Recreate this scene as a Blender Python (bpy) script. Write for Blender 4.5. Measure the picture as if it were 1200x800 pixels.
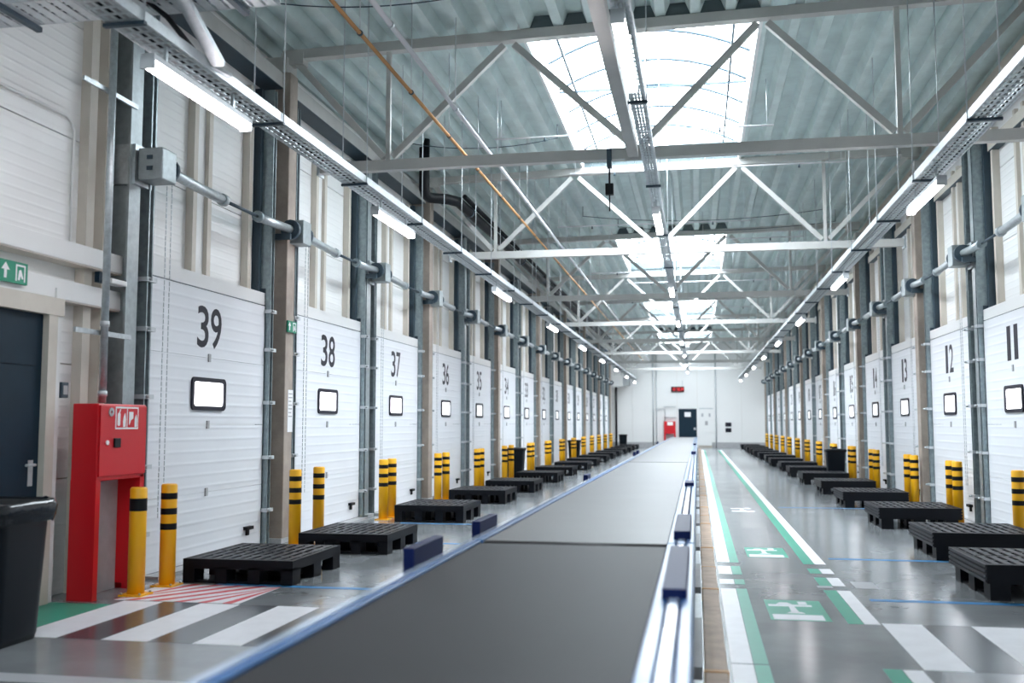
import bpy, math, random
from mathutils import Vector, Matrix
random.seed(7)
PI = math.pi
scene = bpy.context.scene
for o in list(bpy.data.objects): bpy.data.objects.remove(o)
COL = scene.collection

# ---------------------------------------------------------------- camera
F_PX = 35/36*1200
PITCH = math.atan(96.3/F_PX)
YAW = math.atan(217.5*math.cos(PITCH)/F_PX)
cam_d = bpy.data.cameras.new('camera'); cam = bpy.data.objects.new('camera', cam_d); COL.objects.link(cam)
cam.location = (0, 0, 1.55)
cam.rotation_euler = (PI/2 + PITCH, 0, YAW)
cam_d.lens = 35; cam_d.sensor_width = 36; cam_d.clip_end = 300; cam_d.clip_start = .05
cam_d.dof.use_dof = True; cam_d.dof.focus_distance = 13; cam_d.dof.aperture_fstop = 1.3
scene.camera = cam

# ---------------------------------------------------------------- world: bright overcast sky
W = bpy.data.worlds.new('sky'); scene.world = W; W.use_nodes = True
bg = W.node_tree.nodes['Background']
bg.inputs[0].default_value = (0.86, 0.945, 1.0, 1); bg.inputs[1].default_value = 9.0
scene.view_settings.view_transform = 'Standard'; scene.view_settings.look = 'None'
scene.view_settings.gamma = 1; scene.view_settings.use_curve_mapping = False
scene.view_settings.exposure = 1.16
try:
    scene.cycles.use_denoising = True; scene.cycles.max_bounces = 10; scene.cycles.diffuse_bounces = 6
    scene.cycles.transparent_max_bounces = 12; scene.cycles.sample_clamp_indirect = 6
    scene.cycles.caustics_reflective = False; scene.cycles.caustics_refractive = False
except Exception: pass
LAMP = 13.0

# ---------------------------------------------------------------- layout constants (metres)
XL, XR = -5.55, 4.26            # planes of the dock doors
WL, WR = -5.75, 4.46            # wall panels behind them
YN, YF = -4.0, 66.0
XC = -0.65                      # middle of the hall
COLS = [12.5 + 7.2*k for k in range(8)]
ZD = 6.72                       # underside of the roof deck at XC
def zr(x): return ZD + 0.018*(x - XC)
SKY = [(-1.9, 1.7), (12.5, 19.9), (26.9, 34.3), (41.3, 48.7), (55.7, 63.1)]  # first opening is added above the camera, unseen, to light the foreground
SX0, SX1 = -2.2, 0.86
def door_y(j): return 12.5 + 7.2*(j//2) + (-1.87 if j % 2 == 0 else 1.87)
def bound(j): return 8.9 + 3.6*j

# ---------------------------------------------------------------- materials
MATS = {}
def mat(name, col, rough=.5, metal=0., emit=0., noise=0., nscale=8., bump=0., bscale=40., coat=0., lines=None, spec=.5, ecol=None, rvar=0.):
    m = bpy.data.materials.new(name); m.use_nodes = True; nt = m.node_tree; b = nt.nodes['Principled BSDF']
    b.inputs['Base Color'].default_value = (*col, 1); b.inputs['Roughness'].default_value = rough
    b.inputs['Metallic'].default_value = metal; b.inputs['Specular IOR Level'].default_value = spec
    if coat: b.inputs['Coat Weight'].default_value = coat; b.inputs['Coat Roughness'].default_value = .12
    if emit:
        b.inputs['Emission Color'].default_value = (*(ecol or col), 1); b.inputs['Emission Strength'].default_value = emit
    tc = None
    if noise or bump or lines or rvar:
        tc = nt.nodes.new('ShaderNodeTexCoord')
    if noise:
        n = nt.nodes.new('ShaderNodeTexNoise'); n.inputs['Scale'].default_value = nscale; n.inputs['Detail'].default_value = 6
        n.inputs['Roughness'].default_value = .6
        nt.links.new(tc.outputs['Object'], n.inputs['Vector'])
        r = nt.nodes.new('ShaderNodeMapRange'); r.inputs[1].default_value = .3; r.inputs[2].default_value = .7
        r.inputs[3].default_value = 1-noise; r.inputs[4].default_value = 1+noise
        nt.links.new(n.outputs['Fac'], r.inputs[0])
        mx = nt.nodes.new('ShaderNodeMix'); mx.data_type = 'RGBA'; mx.blend_type = 'MULTIPLY'; mx.inputs[0].default_value = 1
        mx.inputs[6].default_value = (*col, 1); nt.links.new(r.outputs[0], mx.inputs[7])
        nt.links.new(mx.outputs[2], b.inputs['Base Color'])
        if rvar:
            r2 = nt.nodes.new('ShaderNodeMapRange'); r2.inputs[1].default_value = .3; r2.inputs[2].default_value = .7
            r2.inputs[3].default_value = rough-rvar; r2.inputs[4].default_value = rough+rvar
            nt.links.new(n.outputs['Fac'], r2.inputs[0]); nt.links.new(r2.outputs[0], b.inputs['Roughness'])
    if lines:                       # fine horizontal roll-formed ribs (relief only)
        w = nt.nodes.new('ShaderNodeTexWave'); w.bands_direction = 'Z'; w.inputs['Scale'].default_value = lines
        w.inputs['Distortion'].default_value = 0; nt.links.new(tc.outputs['Object'], w.inputs['Vector'])
        p = nt.nodes.new('ShaderNodeMath'); p.operation = 'POWER'; p.inputs[1].default_value = 6
        nt.links.new(w.outputs['Fac'], p.inputs[0])
        bp = nt.nodes.new('ShaderNodeBump'); bp.inputs['Strength'].default_value = .45; bp.inputs['Distance'].default_value = .006
        nt.links.new(p.outputs[0], bp.inputs['Height']); nt.links.new(bp.outputs[0], b.inputs['Normal'])
    elif bump:
        n2 = nt.nodes.new('ShaderNodeTexNoise'); n2.inputs['Scale'].default_value = bscale; n2.inputs['Detail'].default_value = 4
        nt.links.new(tc.outputs['Object'], n2.inputs['Vector'])
        bp = nt.nodes.new('ShaderNodeBump'); bp.inputs['Strength'].default_value = bump; bp.inputs['Distance'].default_value = .01
        nt.links.new(n2.outputs['Fac'], bp.inputs['Height']); nt.links.new(bp.outputs[0], b.inputs['Normal'])
    MATS[name] = m; return m
mat('wall_white', (.82, .82, .81), .42, lines=3.2, noise=.03, nscale=.7)
mat('door_white', (.80, .815, .845), .35, lines=2.4, noise=.02, nscale=1.2)
mat('plain_white', (.80, .80, .79), .45)
mat('beige', (.62, .57, .50), .5, noise=.06, nscale=3)
mat('concrete_col', (.37, .315, .27), .75, noise=.14, nscale=5, bump=.15)
mat('galv', (.50, .54, .56), .38, metal=.75, noise=.16, nscale=22)
mat('galv_light', (.62, .65, .67), .4, metal=.5, noise=.10, nscale=18)
mat('track_steel', (.28, .34, .36), .35, metal=.6, noise=.2, nscale=15)
mat('housing_grey', (.34, .38, .39), .4, metal=.5, noise=.15, nscale=12)
mat('dark_steel', (.035, .062, .085), .45, noise=.1, nscale=6)
mat('black', (.004, .005, .007), .5, spec=.25)
mat('rubber', (.006, .007, .010), .6, spec=.25)
mat('truss', (.54, .535, .515), .5, noise=.05, nscale=4)
mat('deck', (.61, .71, .70), .45, metal=.1, noise=.12, nscale=2.2)
mat('deck_dark', (.10, .13, .14), .7)
mat('floor', (.225, .24, .25), .17, noise=.20, nscale=1.1, rvar=.025, spec=.6)
mat('line_white', (.80, .80, .83), .4, noise=.05, nscale=6)
mat('line_dark', (.075, .08, .09), .2)
mat('line_pale', (.42, .43, .45), .4)
mat('line_green', (.03, .33, .22), .35, noise=.06, nscale=5)
mat('line_red', (.62, .02, .04), .4)
mat('line_blue', (.03, .22, .50), .35)
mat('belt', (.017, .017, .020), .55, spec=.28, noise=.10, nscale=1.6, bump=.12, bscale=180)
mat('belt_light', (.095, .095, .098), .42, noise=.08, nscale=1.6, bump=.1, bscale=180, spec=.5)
mat('blue', (.010, .115, .33), .3, coat=.3, noise=.08, nscale=5)
mat('blue_dark', (.002, .010, .075), .5, spec=.2)
mat('blue_sheen', (.50, .60, .76), .18, metal=.35, coat=.5)  # paler than the frame: white reflected light painted into the rail colour
mat('wood', (.44, .315, .225), .6, noise=.18, nscale=7)
mat('rust', (.55, .28, .09), .5)
mat('grey_duct', (.40, .40, .41), .5, noise=.1)
mat('yellow', (.92, .46, .008), .38)
mat('red', (.60, .006, .014), .34)
mat('navy', (.003, .018, .034), .5, spec=.25, noise=.1, nscale=3)
mat('pallet', (.002, .003, .006), .5, spec=.22, noise=.2, nscale=14)
mat('pallet_top', (.012, .013, .018), .45, spec=.35, noise=.45, nscale=16)
mat('bag', (.006, .008, .011), .14, bump=1.0, bscale=7)
mat('bin', (.003, .007, .012), .5, spec=.25)
mat('lamp', (1, .93, .965), .4, emit=LAMP)
mat('lamp_body', (.62, .64, .66), .4)
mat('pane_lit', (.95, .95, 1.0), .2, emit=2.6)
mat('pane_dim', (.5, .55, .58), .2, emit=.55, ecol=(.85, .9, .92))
mat('num', (.014, .013, .024), .5, spec=.25)
mat('sign_green', (.0, .25, .14), .4)
mat('sign_white', (.85, .85, .86), .4)
mat('orange_pipe', (.60, .31, .13), .4, metal=.25)
mat('white_pipe', (.74, .73, .76), .3, coat=.3)
mat('clock_red', (.4, .02, .02), .4, emit=.45, ecol=(1, .05, .06))
mat('hook_pink', (.55, .10, .16), .4)
# opal skylight glazing: daylight passes straight through plus a milky part
m = bpy.data.materials.new('skylight_glazing'); m.use_nodes = True; nt = m.node_tree
for n in list(nt.nodes):
    if n.type != 'OUTPUT_MATERIAL': nt.nodes.remove(n)
out = nt.nodes['Material Output']; t = nt.nodes.new('ShaderNodeBsdfTransparent'); t.inputs[0].default_value = (.96, .97, .98, 1)
tl = nt.nodes.new('ShaderNodeBsdfTranslucent'); tl.inputs[0].default_value = (.9, .92, .94, 1)
mx = nt.nodes.new('ShaderNodeMixShader'); mx.inputs[0].default_value = .15
nt.links.new(t.outputs[0], mx.inputs[1]); nt.links.new(tl.outputs[0], mx.inputs[2]); nt.links.new(mx.outputs[0], out.inputs[0])
MATS['glazing'] = m

# ---------------------------------------------------------------- mesh helpers
class MB:
    def __init__(s): s.v = []; s.f = []; s.sm = []
    def box(s, x0, x1, y0, y1, z0, z1):
        b = len(s.v)
        s.v += [(x, y, z) for z in (z0, z1) for y in (y0, y1) for x in (x0, x1)]
        for q in ((0,2,3,1),(4,5,7,6),(0,1,5,4),(2,6,7,3),(0,4,6,2),(1,3,7,5)):
            s.f.append(tuple(b+i for i in q)); s.sm.append(False)
        return s
    def bar(s, p, q, w, h, up=(0,0,1)):
        p = Vector(p); q = Vector(q); d = (q-p).normalized(); up = Vector(up)
        if abs(d.dot(up)) > .98: up = Vector((0,1,0))
        r = d.cross(up).normalized(); u = r.cross(d)
        b = len(s.v)
        for c in (p, q):
            for sy in (-1, 1):
                for sx in (-1, 1): s.v.append(tuple(c + r*sx*w/2 + u*sy*h/2))
        for f in ((0,2,3,1),(4,5,7,6),(0,1,5,4),(2,6,7,3),(0,4,6,2),(1,3,7,5)):
            s.f.append(tuple(b+i for i in f)); s.sm.append(False)
        return s
    def tube(s, pts, r, n=8, caps=True):
        pts = [Vector(p) for p in pts]; rs = r if isinstance(r, (list, tuple)) else [r]*len(pts)
        rings = []
        for i, p in enumerate(pts):
            d = (pts[min(i+1, len(pts)-1)] - pts[max(i-1, 0)]).normalized()
            up = Vector((0,0,1)) if abs(d.z) < .9 else Vector((0,1,0))
            a = d.cross(up).normalized(); c = a.cross(d)
            b = len(s.v); rings.append(b)
            for k in range(n):
                t = 2*PI*k/n; s.v.append(tuple(p + (a*math.cos(t) + c*math.sin(t))*rs[i]))
        for i in range(len(pts)-1):
            for k in range(n):
                k2 = (k+1) % n
                s.f.append((rings[i]+k, rings[i]+k2, rings[i+1]+k2, rings[i+1]+k)); s.sm.append(True)
        if caps:
            s.f.append(tuple(rings[0]+k for k in range(n))[::-1]); s.sm.append(False)
            s.f.append(tuple(rings[-1]+k for k in range(n))); s.sm.append(False)
        return s
    def prism(s, poly, axis, a0, a1):
        """poly: 2D points; axis 'x','y','z' is the extrusion axis."""
        b = len(s.v); n = len(poly)
        def P(p, a):
            return {'x': (a, p[0], p[1]), 'y': (p[0], a, p[1]), 'z': (p[0], p[1], a)}[axis]
        for a in (a0, a1): s.v += [P(p, a) for p in poly]
        s.f.append(tuple(range(b, b+n))); s.f.append(tuple(range(b+2*n-1, b+n-1, -1))); s.sm += [False, False]
        for k in range(n):
            k2 = (k+1) % n; s.f.append((b+k, b+n+k, b+n+k2, b+k2)); s.sm.append(False)
        return s
    def mesh(s, name):
        me = bpy.data.meshes.new(name); me.from_pydata(s.v, [], s.f); me.update()
        me.polygons.foreach_set('use_smooth', s.sm)
        import bmesh
        bm = bmesh.new(); bm.from_mesh(me); bmesh.ops.recalc_face_normals(bm, faces=bm.faces); bm.to_mesh(me); bm.free()
        return me
    def build(s, name, m, parent=None, loc=None, rz=None, bevel=0):
        return place(name, s.mesh(name), m, parent, loc, rz, bevel)
def place(name, me, m, parent=None, loc=None, rz=None, bevel=0):
    if not me.materials: me.materials.append(MATS[m])
    o = bpy.data.objects.new(name, me); COL.objects.link(o)
    if parent: o.parent = parent
    if loc: o.location = loc
    if rz is not None: o.rotation_euler = (0, 0, rz)
    if bevel:
        bv = o.modifiers.new('bevel', 'BEVEL'); bv.width = bevel; bv.segments = 2; bv.limit_method = 'ANGLE'
    return o
def box(name, m, x0, x1, y0, y1, z0, z1, parent=None, bevel=0):
    return MB().box(x0, x1, y0, y1, z0, z1).build(name, m, parent, bevel=bevel)
def empty(name, loc=(0,0,0), rz=0):
    o = bpy.data.objects.new(name, None); COL.objects.link(o); o.location = loc; o.rotation_euler = (0,0,rz); o.empty_display_size = .1
    return o
def tag(o, label=None, cat=None, group=None, kind=None):
    if label: o['label'] = label
    if cat: o['category'] = cat
    if group: o['group'] = group
    if kind: o['kind'] = kind
    return o
KIDS = {}
def copy_tree(o, parent=None):
    c = o.copy(); COL.objects.link(c)
    if parent: c.parent = parent
    for ch in list(o.children): copy_tree(ch, c)
    return c
def text_mesh(body, height, width=None, depth=.004):
    cu = bpy.data.curves.new('txt', 'FONT'); cu.body = body; cu.align_x = 'CENTER'; cu.align_y = 'CENTER'
    cu.size = 1; cu.extrude = 0; cu.offset = .012; cu.resolution_u = 4
    o = bpy.data.objects.new('txt', cu); COL.objects.link(o)
    dg = bpy.context.evaluated_depsgraph_get(); me = bpy.data.meshes.new_from_object(o.evaluated_get(dg))
    bpy.data.objects.remove(o); bpy.data.curves.remove(cu)
    xs = [v.co.x for v in me.vertices]; ys = [v.co.y for v in me.vertices]
    sy = height/(max(ys)-min(ys)); sx = (width/(max(xs)-min(xs))) if width else sy
    cx = (max(xs)+min(xs))/2; cy = (max(ys)+min(ys))/2
    # text lies in the local y-z plane, read from +x (x grows out of the wall): text right = +y
    for v in me.vertices: v.co = Vector((0, (v.co.x-cx)*sx, (v.co.y-cy)*sy))
    me.materials.clear()
    return me
def rrect(w, h, r, n=5):
    pts = []
    for cx, cy, a in ((w/2-r, h/2-r, 0), (-w/2+r, h/2-r, PI/2), (-w/2+r, -h/2+r, PI), (w/2-r, -h/2+r, 1.5*PI)):
        for k in range(n+1):
            t = a + PI/2*k/n; pts.append((cx + r*math.cos(t), cy + r*math.sin(t)))
    return pts
def ring_prism(mb, outer, inner, axis, a0, a1):
    b = len(mb.v); n = len(outer)
    def P(p, a): return {'x': (a, p[0], p[1]), 'y': (p[0], a, p[1]), 'z': (p[0], p[1], a)}[axis]
    for ring in (outer, inner):
        for a in (a0, a1): mb.v += [P(p, a) for p in ring]
    for k in range(n):
        k2 = (k+1) % n
        o0, o1, i0, i1 = b, b+n, b+2*n, b+3*n
        mb.f += [(o0+k, o0+k2, o1+k2, o1+k), (i0+k2, i0+k, i1+k, i1+k2), (o1+k, o1+k2, i1+k2, i1+k), (o0+k2, o0+k, i0+k, i0+k2)]
        mb.sm += [False]*4
    return mb

# ================================================================ SETTING
# ---- floor with painted markings
floor = tag(box('floor', 'floor', WL-.3, WR+.3, YN, YF+.3, -.2, 0), 'polished grey concrete floor of the loading hall', 'floor', kind='structure')
def mark(name, m, x0, x1, y0, y1, z=.0015, lab=None):
    o = MB().box(x0, x1, y0, y1, -.001, z).build(name, m, floor)
    if lab: o['label'] = lab
    return o
# zebra bars to the conveyor, both sides
for x0, x1 in ((-4.98, -4.61), (-4.25, -3.89), (-3.54, -3.17), (-2.82, -2.45), (-2.1, -1.73)): mark('zebra_bar', 'line_white', x0, x1, 6.66, 8.14)
for x0, x1 in ((1.385, 1.68), (2.04, 2.42), (2.78, 3.15), (3.5, 3.87)): mark('zebra_bar', 'line_white', x0, x1, 6.8, 8.3)
for x0, x1 in ((-4.6, -4.26), (-3.88, -3.55), (-3.16, -2.83), (-2.44, -2.11)): mark('zebra_dark_bar', 'line_dark', x0, x1, 6.66, 8.14)
for x0, x1 in ((1.69, 2.03), (2.43, 2.77), (3.16, 3.49)): mark('zebra_dark_bar', 'line_dark', x0, x1, 6.8, 8.3)
mark('green_field', 'line_green', -5.6, -4.99, 6.6, 7.95, lab='green painted field beside the bin')
for y0, y1, c in ((5.5, 5.68, 'line_pale'),): mark('cross_line', c, -5.5, -1.6, y0, y1)
# hatched red and white keep-clear field by the cabinet
mark('hatch_base', 'line_white', -5.1, -3.92, 8.17, 9.08, .001, 'white base of the red hatched field')
for k in range(9):
    a = -5.45 + .23*k
    p = [(a, 8.17), (a+.085, 8.17), (a+.085+.62, 9.08), (a+.62, 9.08)]
    p = [(min(max(x, -5.1), -3.92), y) for x, y in p]
    if p[0][0] < p[1][0] or p[2][0] > p[3][0]:
        MB().prism(p, 'z', 0, .002).build('hatch_stripe', 'line_red', floor)
# walkway edge lines (white with a green inner strip), broken by gaps as painted
for y0, y1 in ((-3.5, 6.75), (6.78, 9.78), (10.05, 10.35), (10.7, 11.3), (11.6, 60.0)):
    mark('edge_line', 'line_white', .19, .33, y0, y1); mark('edge_strip', 'line_green', .335, .43, y0, y1)
for y0, y1 in ((-3.5, 6.78), (8.24, 9.83), (10.1, 10.62), (10.9, 11.25), (11.6, 60.0)):
    mark('edge_line', 'line_white', 1.25, 1.37, y0, y1); mark('edge_strip', 'line_green', 1.13, 1.245, y0, y1)
mark('worn_patch', 'line_pale', 1.45, 1.66, 10.0, 10.4); mark('worn_patch', 'line_pale', 1.1, 1.24, 9.98, 10.09)
for x0, x1, y in ((1.47, 3.9, 9.36), (1.46, 3.9, 12.1), (-4.6, -1.62, 9.12), (-4.6, -1.62, 12.72), (1.46, 3.9, 19.3), (-4.6, -1.62, 15.2)):
    mark('blue_line', 'line_blue', x0, x1, y-.05, y+.05)
# pedestrian symbols: green board, walking figure, bar
def symbol(y, green=True):
    root = None
    if green: root = mark('symbol_field', 'line_green', .55, 1.02, y, y+.92, .0016)
    def poly(p): MB().prism([(.55+u*.45, y+v) for u, v in p], 'z', 0, .0026).build('symbol_mark', 'line_white', floor)
    poly([(.06, .02), (.94, .02), (.94, .24), (.06, .24)])
    poly([(.32, .30), (.66, .30), (.6, .36), (.4, .36)])
    poly([(.42, .34), (.56, .34), (.52, .62), (.42, .62)])
    poly([(.05, .60), (.85, .62), (.85, .70), (.05, .70)])
    poly([(.62, .72), (.78, .72), (.78, .86), (.62, .86)])
    poly([(.2, .71), (.5, .71), (.42, .80), (.28, .80)])
symbol(8.3); symbol(12.1); symbol(18.2, False)

# ---- walls: a backing slab with individual sandwich panels, per side
def wall(side):
    x0, x1 = (WL-.25, WL-.06) if side == 'left' else (WR+.06, WR+.25)
    w = tag(box('wall_'+side, 'beige', x0, x1, YN, YF, 0, 7.4), f'white panelled {side} wall behind the dock doors', 'wall', kind='structure')
    px0, px1 = (WL-.06, WL) if side == 'left' else (WR, WR+.06)
    cuts = [YN, -1.9, 1.7, 5.3] + [bound(j) for j in range(16)] + [YF]
    cuts = [c for c in cuts if c <= YF]
    rows = [0, 1.05, 2.1, 3.12, 4.22, 5.32, 6.6]
    cache = {}
    for a, b in zip(cuts[:-1], cuts[1:]):
        for z0, z1 in zip(rows[:-1], rows[1:]):
            if a >= 8.9 and z1 < 3.2 and b < YF-.5 and a > 40: continue   # hidden behind far doors
            k = (round(b-a, 2), z0)
            if k not in cache:
                cache[k] = MB().box(0, px1-px0, .005, b-a-.005, z0+.006, z1-.006).mesh('wall_panel')
            place('wall_panel', cache[k], 'wall_white', w, (px0, a, 0))
    return w
wall_left = wall('left'); wall_right = wall('right')
wall_far = tag(box('wall_far', 'beige', WL-.25, WR+.25, YF+.07, YF+.3, 0, 7.4), 'white end wall with the navy door and red clock', 'wall', kind='structure')
xs = [WL, -4.2, -2.72, -1.3, 0.0, 1.18, 2.8, WR]
for a, b in zip(xs[:-1], xs[1:]):
    MB().box(a+.006, b-.006, YF, YF+.07, .14, 7.2).build('wall_panel', 'plain_white', wall_far)
for a, b in ((WL, -2.5), (.9, WR)): MB().box(a, b, YF-.02, YF, 0, .35).build('plinth', 'grey_duct', wall_far)
tag(box('wall_near', 'plain_white', WL-.25, WR+.25, YN-.2, YN, 0, 7.4), 'plain white wall behind the camera', 'wall', kind='structure')

# ---- roof deck: trapezoidal sheets running along the hall, open at the skylights
ceiling = tag(empty('ceiling', (XC, 30, ZD)), 'ribbed galvanised steel roof deck', 'ceiling', kind='structure')
ceiling.location = (0, 0, 0)
PITCHD = .42
def deck_sheet(xa, xb, ya, yb, nm='deck_sheet'):
    pts = []; x = xa; n = round((xb-xa)/PITCHD); p = (xb-xa)/n
    for i in range(n):
        x = xa + i*p
        pts += [(x, .0), (x+.28*p, .0), (x+.42*p, .155), (x+.86*p, .155)]
    pts.append((xb, 0))
    mb = MB(); b = 0
    for y in (ya, yb): mb.v += [(px, y, zr(px)+pz) for px, pz in pts]
    N = len(pts)
    for i in range(N-1): mb.f.append((i, i+1, N+i+1, N+i)); mb.sm.append(False)
    o = mb.build(nm, 'deck', ceiling)
    return o
ys = [YN] + sorted(sum(([a, b] for a, b in SKY), [])) + [YF+.1]
for i in range(len(ys)-1):
    a, b = ys[i], ys[i+1]
    if any(abs(a-s[0]) < 1e-6 and abs(b-s[1]) < 1e-6 for s in SKY):
        deck_sheet(WL-.1, SX0, a, b); deck_sheet(SX1, WR+.1, a, b)
    else:
        deck_sheet(WL-.1, SX0, a, b); deck_sheet(SX0, SX1, a, b); deck_sheet(SX1, WR+.1, a, b)
# insulation above the deck keeps daylight out
for i in range(len(ys)-1):
    a, b = ys[i], ys[i+1]
    sk = any(abs(a-s[0]) < 1e-6 and abs(b-s[1]) < 1e-6 for s in SKY)
    for xa, xb in (((WL-.3, SX0-.03), (SX1+.03, WR+.3)) if sk else ((WL-.3, WR+.3),)):
        mb = MB(); mb.box(xa, xb, a-.03*(not sk), b+.03*(not sk), 0, .25)
        mb.v = [(x, y, zr(x)+.165+z) for x, y, z in mb.v]; mb.build('roof_insulation', 'deck_dark', ceiling)

# ---- skylights: upstand kerb, arched ribs, opal panes
SKN = ['unseen, added over the camera for foreground light', 'nearest to the camera', 'second from the camera', 'third from the camera', 'farthest from the camera']
for si, (a, b) in enumerate(SKY):
    r = empty('skylight', ((SX0+SX1)/2, (a+b)/2, ZD))
    tag(r, f'arched opal skylight in the roof, {SKN[si]}', 'skylight', 'row of roof skylights')
    w = (SX1-SX0)/2; h = (b-a)/2; z0 = 0.0; z1 = .42
    mb = MB(); t = .05
    mb.box(-w-t, -w, -h, h, z0, z1).box(w, w+t, -h, h, z0, z1).box(-w-t, w+t, -h-t, -h, z0+.17, z1).box(-w-t, w+t, h, h+t, z0+.17, z1)
    mb.build('kerb', 'plain_white', r)
    for y0, y1 in ((-h-.05, -h-.02), (h+.02, h+.05)): MB().box(-w, w, y0, y1, -.03, .185).build('profile_filler', 'deck_dark', r)
    nb = 6; rise = .42; na = 10
    arc = [(-w + 2*w*k/na, z1 + rise*(1-((-1+2*k/na)**2))) for k in range(na+1)]
    for i in range(nb+1):
        y = -h + 2*h*i/nb
        MB().tube([(x, y, z) for x, z in arc], .022, 6).build('rib', 'dark_steel', r)
    for i in range(nb):
        mb = MB(); y0 = -h + 2*h*i/nb + .012; y1 = -h + 2*h*(i+1)/nb - .012
        for y in (y0, y1): mb.v += [(x, y, z+.015) for x, z in arc]
        for k in range(na): mb.f.append((k, k+1, na+2+k, na+1+k)); mb.sm.append(True)
        mb.build('pane', 'glazing', r)
    for s in (-1, 1):
        mb = MB(); mb.prism([(x, z) for x, z in arc] , 'y', s*h-.01, s*h+.01); mb.build('end_pane', 'glazing', r)
    for x in (-w*.82, w*.82): MB().bar((x, -h, z1-.02), (x, h, z1-.02), .035, .035).build('wire', 'dark_steel', r)
    for k in range(3):
        y = -h + 2*h*(k+.5)/3; MB().bar((-w, y, z1-.05), (w, y, z1-.05), .035, .035).build('wire', 'dark_steel', r)
    # daylight portal: guides sampling of the sky through this opening, gives no light itself
    ld = bpy.data.lights.new('skylight_portal', 'AREA'); ld.shape = 'RECTANGLE'; ld.size = SX1-SX0; ld.size_y = b-a
    ld.cycles.is_portal = True
    lo = bpy.data.objects.new('skylight_portal', ld); COL.objects.link(lo); lo.location = ((SX0+SX1)/2, (a+b)/2, ZD+.05)

SIDE = ('left', 'right')
ORD = ['first', 'second', 'third', 'fourth', 'fifth', 'sixth', 'seventh', 'eighth', 'ninth', 'tenth', 'eleventh', 'twelfth', 'thirteenth', 'fourteenth', 'fifteenth', 'sixteenth', 'seventeenth', 'eighteenth', 'nineteenth', 'twentieth', 'twenty-first']
# ---- columns
def make_col():
    r = empty('concrete_column')
    MB().box(-.02, .40, -.12, .14, 0, 6.3).build('shaft', 'concrete_col', r, bevel=.012)
    MB().box(-.02, .41, -.17, .19, 0, .06).build('base_plate', 'galv_light', r)
    MB().box(.0, .36, -.16, .18, 6.3, 6.5).build('head_plate', 'truss', r)
    return r
c0 = make_col()
for side in (0, 1):
    for k, y in enumerate(COLS):
        r = c0 if (side == 0 and k == 0) else copy_tree(c0)
        r.location = ((WL, y, 0) if side == 0 else (WR, y, 0)); r.rotation_euler = (0, 0, 0 if side == 0 else PI)
        L = (39-1-2*k, 39-2*k) if side == 0 else (10+2*k, 11+2*k)
        if side == 0: lab = f'brown concrete column between dock doors {39-2*k} and {38-2*k}' if k < 7 else 'brown concrete column past dock door 25 at the end wall'
        else: lab = f'brown concrete column between dock doors {10+2*k} and {11+2*k}' if k else 'brown concrete column before dock door 11'
        tag(r, lab, 'column', 'concrete columns along the walls', 'structure')

# ---- roof trusses
TX = [-5.35, -4.0, -2.36, -0.70, 0.87, 2.47, 4.05]
ZB = 4.97
def make_truss():
    r = empty('roof_truss')
    t = lambda x: zr(x)-.075
    MB().bar((-5.5, 0, t(-5.5)), (4.25, 0, t(4.25)), .14, .13).build('top_chord', 'truss', r)
    MB().bar((-4.95, 0, ZB), (3.9, 0, ZB), .12, .14).build('bottom_chord', 'truss', r)
    for a, b in (((TX[0], 1), (TX[1], 0)), ((TX[1], 0), (TX[2], 1)), ((TX[2], 1), (TX[3], 0)), ((TX[3], 0), (TX[4], 1)), ((TX[4], 1), (TX[5], 0)), ((TX[5], 0), (TX[6], 1))):
        p = [(x, 0, (t(x)-.05) if k else ZB+.05) for x, k in (a, b)]
        # keep the ends a little apart from the node as welded
        d = (Vector(p[1])-Vector(p[0])); p0 = Vector(p[0]) + d*.04; p1 = Vector(p[1]) - d*.04
        MB().bar(p0, p1, .085, .085, up=(0,1,0)).build('diagonal', 'truss', r)
    for x in (TX[1], TX[5]): MB().bar((x, 0, ZB+.05), (x, 0, t(x)-.05), .06, .06).build('vertical', 'truss', r)
    for x, k in ((TX[0], 1), (TX[6], 1)): MB().box(x-.16, x+.16, -.09, .09, t(x)-.14, t(x)+.02).build('end_plate', 'truss', r)
    for x in (-4.95, 3.9): MB().box(x-.015, x+.015, -.1, .1, ZB-.11, ZB+.11).build('cap_plate', 'galv', r)
    return r
t0 = make_truss()
for k, y in enumerate(COLS):
    r = t0 if k == 0 else copy_tree(t0)
    r.location = (0, y, 0)
    tag(r, f'grey steel roof truss spanning the hall, {ORD[k]} from the camera', 'truss', 'roof trusses')
b = empty('bracing_beam', (-.75, 8, ZB)); tag(b, 'grey steel beam running lengthwise to the first roof truss', 'beam')
MB().box(-.065, .065, -10, 4.44, -.065, .065).build('beam', 'truss', b); MB().box(-.1, .1, 4.42, 4.44, -.1, .1).build('end_plate', 'truss', b)

# ---- eaves beams, header rails, wind posts, steel posts along the walls
for side, xw, s in (('left', WL, 1), ('right', WR, -1)):
    nm = f'{side} wall'
    for z0, z1, d, mm, lab in ((6.08, 6.28, .30, 'truss', f'grey eaves beam high along the {nm}'), (5.62, 5.78, .12, 'beige', f'slim beige rail below the eaves beam on the {nm}')):
        xa, xb = sorted((xw+s*.005, xw+s*d))
        e = empty('eaves_beam', (0, 0, 0)); tag(e, lab, 'beam', kind='structure')
        MB().box(xa, xb, YN+.05, YF-.05, z0, z1).build('rail', mm, e)
        MB().box(xa, xb, YN+.05, YF-.05, z0-.012, z0).build('flange', 'dark_steel', e)
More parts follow.
